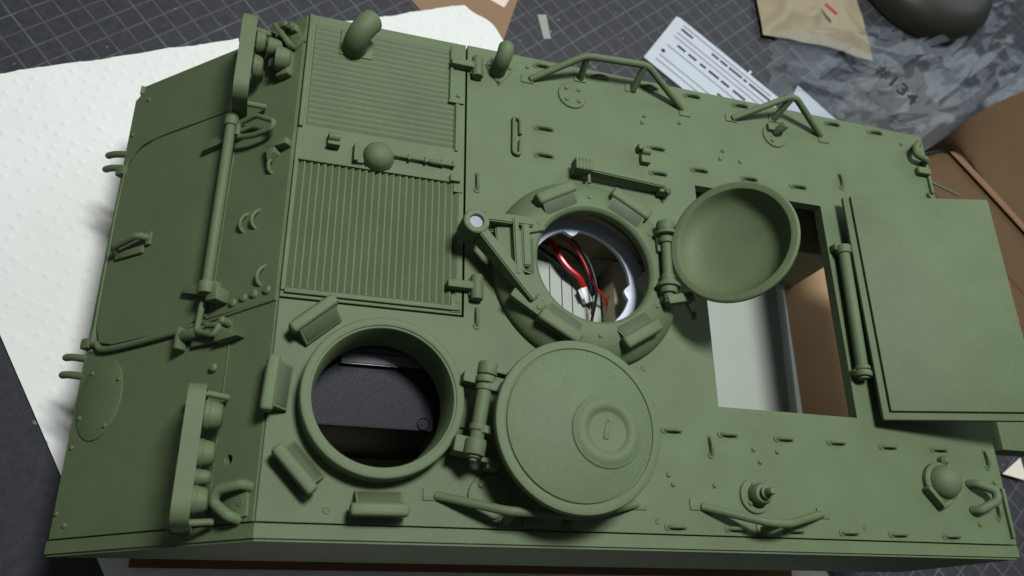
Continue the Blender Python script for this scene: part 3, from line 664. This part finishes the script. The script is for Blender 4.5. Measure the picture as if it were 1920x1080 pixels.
# ------------------------------------------------------------------ headlights and their guards
def guard(y0, y1):
    pth = roundpath([(-1.72, y0, -1.75), (-1.72, y0, .16), (-1.72, y1, .16), (-1.72, y1, -1.75)], .55, 6)
    V = []; F = []
    for i, p in enumerate(pth):
        t = (pth[min(i + 1, len(pth) - 1)] - pth[max(i - 1, 0)]).normalized(); nrm = t.cross(Vector((1, 0, 0)))
        for a, b in ((-.22, -.05), (.22, -.05), (.22, .05), (-.22, .05)): V.append(p + Vector((a, 0, 0)) + nrm * b)
    for i in range(len(pth) - 1):
        for k in range(4): F.append([i * 4 + k, i * 4 + (k + 1) % 4, i * 4 + 4 + (k + 1) % 4, i * 4 + 4 + k])
    F += [[3, 2, 1, 0], [len(V) - 4 + k for k in range(4)]]
    g = part('headlight_guard', (V, F), ang=50)
    for y in (y0, y1):
        s = 1 if y == min(y0, y1) else -1
        part('guard_brace', join(rod((-1.6, y + s * .10, -.62), (-.95, y + s * .16, -.72), .09, 10, .02), xf(box(.5, .35, .1, .03), GM @ T(-2.3, y, .05))), parent=g)
    for y in (y0, y1): part('guard_bolt', rod((-2.0, y, -1.5), (-1.9, y, -1.4), .13, 12, .02), parent=g)
guard(-8.02, -4.50); guard(4.42, 7.45)
def lampo(x, y, z, r, l):
    # round lamp facing forward: bowl behind, rimmed glass in front
    M = T(x, y, z) @ RY(-90)
    L_ = obj('headlight', lathe([(0, -l), (r * .55, -l * .97), (r * .80, -l * .82), (r * .93, -l * .5), (r, -.02), (r, 0), (r * 1.07, .02), (r * 1.07, .12), (r, .15), (r * .9, .13), (0, .11)], 28), GREEN, hull, M)
    part('lamp_stem', rod((x + l * .4, y, z - r * .4), (x + l * .5, y, min(z - r - .2, x - .1)), r * .3, 10), parent=L_)
    return L_
lampo(-1.36, -5.22, -.48, .38, .34); lampo(-1.40, -6.20, -.52, .34, .30); lampo(-1.42, -6.78, -.64, .20, .28); lampo(-1.40, -7.36, -.57, .34, .28)
lampo(-1.34, 6.80, -.55, .36, .16); lampo(-1.34, 5.85, -.55, .36, .16); lampo(-.98, 6.55, -.32, .27, .34); lampo(-.72, 6.02, -.12, .37, .34)
part('lamp_base', join(xf(box(.5, .9, .3, .06), GM @ T(-.6, 5.95, .15)), xf(box(.35, 1.1, .3, .05), GM @ T(-1.0, 6.5, .2))))
gb = part('corner_guard', xf(join(box(1.35, .14, .34, .05, (0, 0, .35)), box(.9, .5, .12, .03, (0.1, .2, .06))), GM @ T(-.62, 6.95, 0) @ RZ(-55)))
part('corner_fittings', xf(join(box(.25, .2, .4, .05, (-.25, .1, .2)), box(.2, .25, .3, .05, (.1, -.1, .15)), cyl(.13, 0, .35, 12, .03)), GM @ T(-.45, 7.35, 0)))
for x, y in ((-.5, 7.1), (-.2, 6.9)): part('bolt', xf(bolt_g, GM @ T(x, y, .05) @ Matrix.Scale(1.3, 4)))

# ------------------------------------------------------------------ things inside the hull
gbx = empty('gearbox_housing', T(2.2, -1.8, -8.84))
tag(gbx, 'black grained plastic drive housing seen down the driver hatch', 'housing')
obj('housing_body', join(bx(-1.2, 4.78, -5.08, 1.0, -5.7, -1.35, .08)), BLACKP, gbx)
obj('raised_step', bx(1.92, 4.74, -3.27, .8, -1.35, -1.10, .04), GREYP, gbx)
obj('step_cover', join(bx(2.0, 4.7, -3.0, .7, -1.10, -.90, .10), bx(2.7, 4.4, -2.75, .5, -.90, -.78, .06)), BLACKS, gbx)
for k in range(3): obj('step_rib', bx(1.95, 4.72, -3.284, -3.272, -1.32 + k * .07, -1.285 + k * .07), BLACKS, gbx)
sr = obj('corner_screw', xf(lathe([(0, 0), (.19, 0), (.19, .06), (.15, .08), (.13, .03), (0, .02)], 20), T(4.44, -4.86, -1.35)), BLACKP, gbx)
obj('screw_head', xf(lathe([(0, 0), (.10, 0), (.09, .05), (.04, .07), (0, .03)], 14), T(4.44, -4.86, -1.33)), BLACKP, sr)
obj('side_flange', bx(4.80, 4.92, -4.8, .8, -5.6, -1.9, .04), BLACKS, gbx)
obj('mounting_tray', bx(-1.4, 5.1, -7.4, 1.4, -5.92, -5.72, .02), PALE, gbx)
obj('tray_foot', bx(-.8, 5.0, -4.6, .6, -8.84, -5.93, .02), PALE, gbx)

def wire(pts, r, m, label, name='wire'):
    o = obj(name, tube(smooth(pts, 10), r, 10), m); tag(o, label, 'wire'); return o
wire([(6.4, 3.0, -2.6), (7.8, 2.5, -2.1), (8.49, 2.06, -1.90), (8.77, 1.79, -1.80), (8.97, 1.31, -1.70), (9.27, .91, -1.70), (9.68, .61, -1.75), (9.90, .36, -1.90)], .105, REDW, 'thick red wire running to the white plug inside the cupola')
wire([(6.4, 2.4, -2.6), (7.6, 1.9, -2.1), (8.36, 1.62, -2.0), (8.64, 1.46, -2.0), (8.91, 1.31, -2.0), (9.31, 1.01, -2.0), (9.86, .50, -2.0)], .095, BLKW, 'thick black wire lying beside the thick red wire to the plug')
wire([(6.8, 3.0, -1.8), (8.0, 2.45, -1.5), (8.63, 2.12, -1.40), (9.33, 1.77, -1.35), (9.75, 1.23, -1.30), (10.01, .62, -1.30), (10.14, -.04, -1.40), (10.12, -.81, -1.80), (9.9, -1.9, -2.1)], .052, BLKW, 'thin glossy black wire arching over the white plug')
wire([(6.8, 3.0, -1.95), (8.0, 2.43, -1.62), (8.60, 2.07, -1.52), (9.28, 1.71, -1.47), (9.68, 1.18, -1.43), (9.95, .62, -1.47), (10.30, .26, -1.70), (10.81, -.08, -2.05), (10.9, -.9, -2.6)], .045, REDW, 'thin red wire curving from the black wire down to the post')
wire([(7.2, 2.2, -2.3), (8.44, 1.87, -2.0), (9.16, 1.75, -1.95), (9.72, 1.44, -1.95), (10.05, .96, -2.0), (10.26, .43, -2.1), (10.3, -.5, -2.16)], .05, BLKW, 'thin black wire looping behind the thick red wire')
pl = empty('connector_plug', T(10.0, .05, -2.18))
tag(pl, 'small white plug on the end of the thick red wire', 'connector')
WPLUG = mat('white_nylon', (0.62, 0.63, 0.64), .4, .5, .02)
obj('plug_shell', xf(box(.30, .56, .28, .05), T(9.99, .08, -2.0) @ RZ(24) @ RX(8)), WPLUG, pl)
obj('plug_clip', xf(box(.08, .36, .10, .03), T(9.80, .06, -1.92) @ RZ(24)), WPLUG, pl)

# ------------------------------------------------------------------ bench clutter around the model
# brown box flattened open behind the tail
bxr = empty('cardboard_box', T(33, 5, ZM))
tag(bxr, 'brown cardboard box lying open behind the tail of the model', 'box')
obj('box_floor', plate([(23.45, -2.2), (33.8, -2.2), (37.5, 1.5), (44, 4), (47.5, 2.0), (45.3, 4.6), (40.2, 10.5), (38.2, 12.8), (36.3, 15.0), (33.4, 14.2), (31.0, 12.8), (23.45, 12.8)], [], ZM + .02, ZM + .24, .02), BOXC, bxr)
obj('lit_floor_strip', bx(23.5, 28.5, -2.1, 6.5, ZM + .245, ZM + .40, .02), mat('lit_cardboard', (0.42, 0.26, 0.14), .85, .15, .1, .6, fine=.06), bxr)  # added strip: lit part of the box floor, painted as paler cardboard
def flap(zl, zh, th=.2):
    # outer flap beyond the crease, rising to a bowed far edge
    lo = smooth([(33.2, 14.15, zl), (36.4, 15.1, zl), (38.3, 12.9, zl), (40.3, 10.6, zl), (45.4, 4.7, zl), (49.0, .5, zl)], 6)
    hi = smooth([(32.4, 13.3, zl + .5), (34.2, 14.5, zh), (37.0, 16.6, zh), (40.6, 18.7, zh), (46.0, 21.6, zh), (52.0, 23.5, zh)], 6)
    n = len(lo); V = []; F = []; K = 8
    for p, q in zip(lo, hi):
        for k in range(K):
            t = k / (K - 1); v = p.lerp(q, t); v.z += -.35 * math.sin(t * PI); V.append(v)
    for i in range(n - 1):
        for k in range(K - 1):
            a = i * K + k; F.append([a, a + 1, a + K + 1, a + K])
    N = len(V); top = list(F); V += [v - Vector((0, 0, th)) for v in V]
    F += [[j + N for j in f][::-1] for f in top]
    bd = list(range(K)) + [i * K + K - 1 for i in range(1, n)] + [(n - 1) * K + k for k in range(K - 2, -1, -1)] + [i * K for i in range(n - 2, 0, -1)]
    for i in range(len(bd)):
        j = bd[(i + 1) % len(bd)]; F.append([bd[i], j, j + N, bd[i] + N])
    return V, F
obj('box_flap', flap(ZM + .46, ZM + 2.2), BOXC, bxr)
obj('box_crease', tube(smooth([(36.2, 15.0, ZM + .46), (38.2, 12.8, ZM + .46), (40.2, 10.5, ZM + .46), (45.3, 4.6, ZM + .46), (48.9, .4, ZM + .46)], 5), .07, 8, sx=3.4), CARDEDGE, bxr)
for d, w_ in ((1.3, .05), (2.6, .04)):
    obj('board_crease', rod((35.2 - d, 13.9 - d, ZM + .245), (42.5 - d, 5.2 - d, ZM + .245), w_, 6), BOXC, bxr)

# kraft paper and pink slip behind the towel
kp = obj('kraft_paper', plate([(3.4, 19.5), (6.55, 16.0), (9.45, 16.4), (10.9, 21.6), (5.5, 24.5)], [], ZM + .005, ZM + .03), KRAFT)
tag(kp, 'brown kraft paper poking out behind the paper towel', 'paper')
ps = obj('paper_slip', plate([(8.75, 18.95), (9.55, 18.62), (9.9, 19.4), (9.6, 21), (8.6, 20.6)], [], ZM + .034, ZM + .05), PINKP)
tag(ps, 'pale pink paper slip lying on the brown kraft paper', 'paper')
tp = obj('tape_strip', plate([(11.32, 18.65), (11.63, 17.21), (12.01, 17.30), (11.79, 18.77)], [], ZM + .004, ZM + .03), TAPE)
tag(tp, 'short dull strip of tape stuck on the cutting mat', 'tape')
sp_ = obj('paper_scrap', plate([(35.85, -2.60), (34.49, -3.45), (35.93, -3.72)], [], ZM + .26, ZM + .30), SCRAP)
tag(sp_, 'cream paper triangle on the mat behind the tail', 'paper scrap')

# white styrene fret: a plate with punched slots
P0 = Vector((19.46, 20.51)); ux = (Vector((16.93, 17.41)) - P0); uy = (Vector((24.35, 16.98)) - P0)
L1 = ux.length; L2 = uy.length + 1.0
ang = math.atan2(uy.y, uy.x)
FM = T(P0.x, P0.y, ZM + .02) @ RZ(math.degrees(ang))
holes = []
def slot(x0, x1, y): holes.append(rect(x0, x1, -y - .085, -y + .085))
for x0, x1 in ((.55, 1.35), (2.65, 3.15), (3.25, 3.75), (3.85, 4.75), (4.85, 5.1), (5.25, 6.7)): slot(x0, x1, .62)
for x0, x1 in ((.95, 1.5), (1.7, 2.25), (2.5, 2.9), (3.1, 3.8), (3.95, 4.5), (4.75, 5.6)): slot(x0, x1, 1.78)
holes.append(circ(.55, -2.75, .13, 12))
for x0, x1 in ((4.2, 4.8), (5.2, 6.0)): slot(x0, x1, 2.7)
fo = [(0, -L1), (L2, -L1), (L2 + .12, -.35), (L2 - .05, 0), (5.0, 0), (5.0, .28), (4.85, .28), (4.85, 0), (.1, 0), (-.1, -.1)]
fret = obj('styrene_fret', plate(fo, holes, 0, .14, .02), WHITEP, None, FM)
tag(fret, 'white plastic fret with punched slots on the cutting mat', 'plastic part')
for y in (.30, 1.0, 1.35, 2.2, 3.1, 3.5):
    obj('moulded_rib', bx(.5, L2 - .4, -y - .045, -y + .045, .142, .20, .02), WHITEP, fret, FM)

# clear crumpled bag, marked #134
bag = empty('plastic_bag', T(33, 19, ZM + .02))
tag(bag, 'crumpled clear plastic bag marked with black numerals', 'plastic bag')
def film(x0, x1, y0, y1, z0, amp, seed, n=70, shear=0, jag=0.0):
    # wrinkled sheet; jag > 0 gives the sharp facets of crumpled film
    V = []; F = []; rnd = random.Random(int(seed * 10)); dx = (x1 - x0) / n; dy = (y1 - y0) / n
    for j in range(n + 1):
        for i in range(n + 1):
            x = x0 + dx * i; y = y0 + dy * j
            e = min(1, min(i, n - i, j, n - j) / (n * .18))
            q = Vector((x * .20 + seed, y * .24, seed))
            h = (1 - abs(noise.noise(q)) * 2.2) * .6 + (1 - abs(noise.noise(q * 2.3)) * 2) * .30 + .12 * noise.noise(q * 6)
            if jag: h = .35 * h + jag * rnd.random(); x += dx * rnd.uniform(-.42, .42); y += dy * rnd.uniform(-.42, .42)
            wob = Vector((noise.noise(Vector((y * .3, seed, 0))), noise.noise(Vector((x * .3, 0, seed))), 0)) * .7
            V.append(Vector((x, y + shear * max(0, x - 31.5), max(ZM + .06, z0 + amp * e * max(0, h)))) + wob)
    for j in range(n):
        for i in range(n):
            a = j * (n + 1) + i
            if jag and rnd.random() < .5: F += [[a, a + 1, a + n + 2], [a, a + n + 2, a + n + 1]]
            elif jag: F += [[a, a + 1, a + n + 1], [a + 1, a + n + 2, a + n + 1]]
            else: F.append([a, a + 1, a + n + 2, a + n + 1])
    return V, F
BM = RZ(0)
obj('film_layer', film(25.0, 47, 13.6, 23.5, ZM + .08, 1.0, 3.1, 24, .50, .32), FILM, bag, ang=30)
obj('film_layer', film(26.0, 46, 13.8, 22.5, ZM + .40, 1.1, 8.7, 14, .50, .5), FILM, bag, ang=24)
cu = bpy.data.curves.new('marker_text', 'FONT'); cu.body = '#134'; cu.size = 1.25 * S; cu.extrude = .004 * S; cu.space_character = 1.1; cu.offset = .03 * S
to = bpy.data.objects.new('marker_text', cu); sc.collection.objects.link(to)
dg = bpy.context.evaluated_depsgraph_get(); tm = bpy.data.meshes.new_from_object(to.evaluated_get(dg))
bpy.data.objects.remove(to); tm.materials.clear(); tm.materials.append(INK)
inst('marker_text', tm, bag, T(30.3, 18.0, ZM + 2.0) @ RZ(-42) @ RX(3))
obj('grey_card', plate([(28.8, 16.2), (31.5, 14.0), (34.5, 14.6), (38.5, 18.2), (36, 21), (31.5, 19.8)], [], ZM + .02, ZM + .05), mat('dark_grey_card', (.085, .082, .078), .7, fine=.1), bag)
obj('white_slip', plate([(24.6, 14.0), (29.3, 14.0), (29.0, 15.6), (26.6, 17.6)], [], ZM + .05, ZM + .09), WHITEP, bag)
# tan packet and the dark round lid at the far edge
tpk = obj('tan_packet', film(24.6, 32.0, 20.6, 30.0, ZM + .3, 1.0, 21.0, 40), TAN, None, ang=80)
tag(tpk, 'tan wrinkled packet behind the white plastic fret', 'packet')
obj('red_stripe', xf(box(.9, .25, .04, .01), T(28.6, 22.3, ZM + 1.5) @ RZ(-38)), REDP, tpk)
dl = obj('round_lid', xf(lathe([(0, 0), (5.0, 0), (5.1, .15), (5.05, .9), (4.7, 1.5), (4.0, 1.9), (2.5, 2.2), (0, 2.3)], 64), T(37.2, 28.2, ZM + .02)), DARKO)
tag(dl, 'large dark olive round lid behind the clear plastic bag', 'lid')
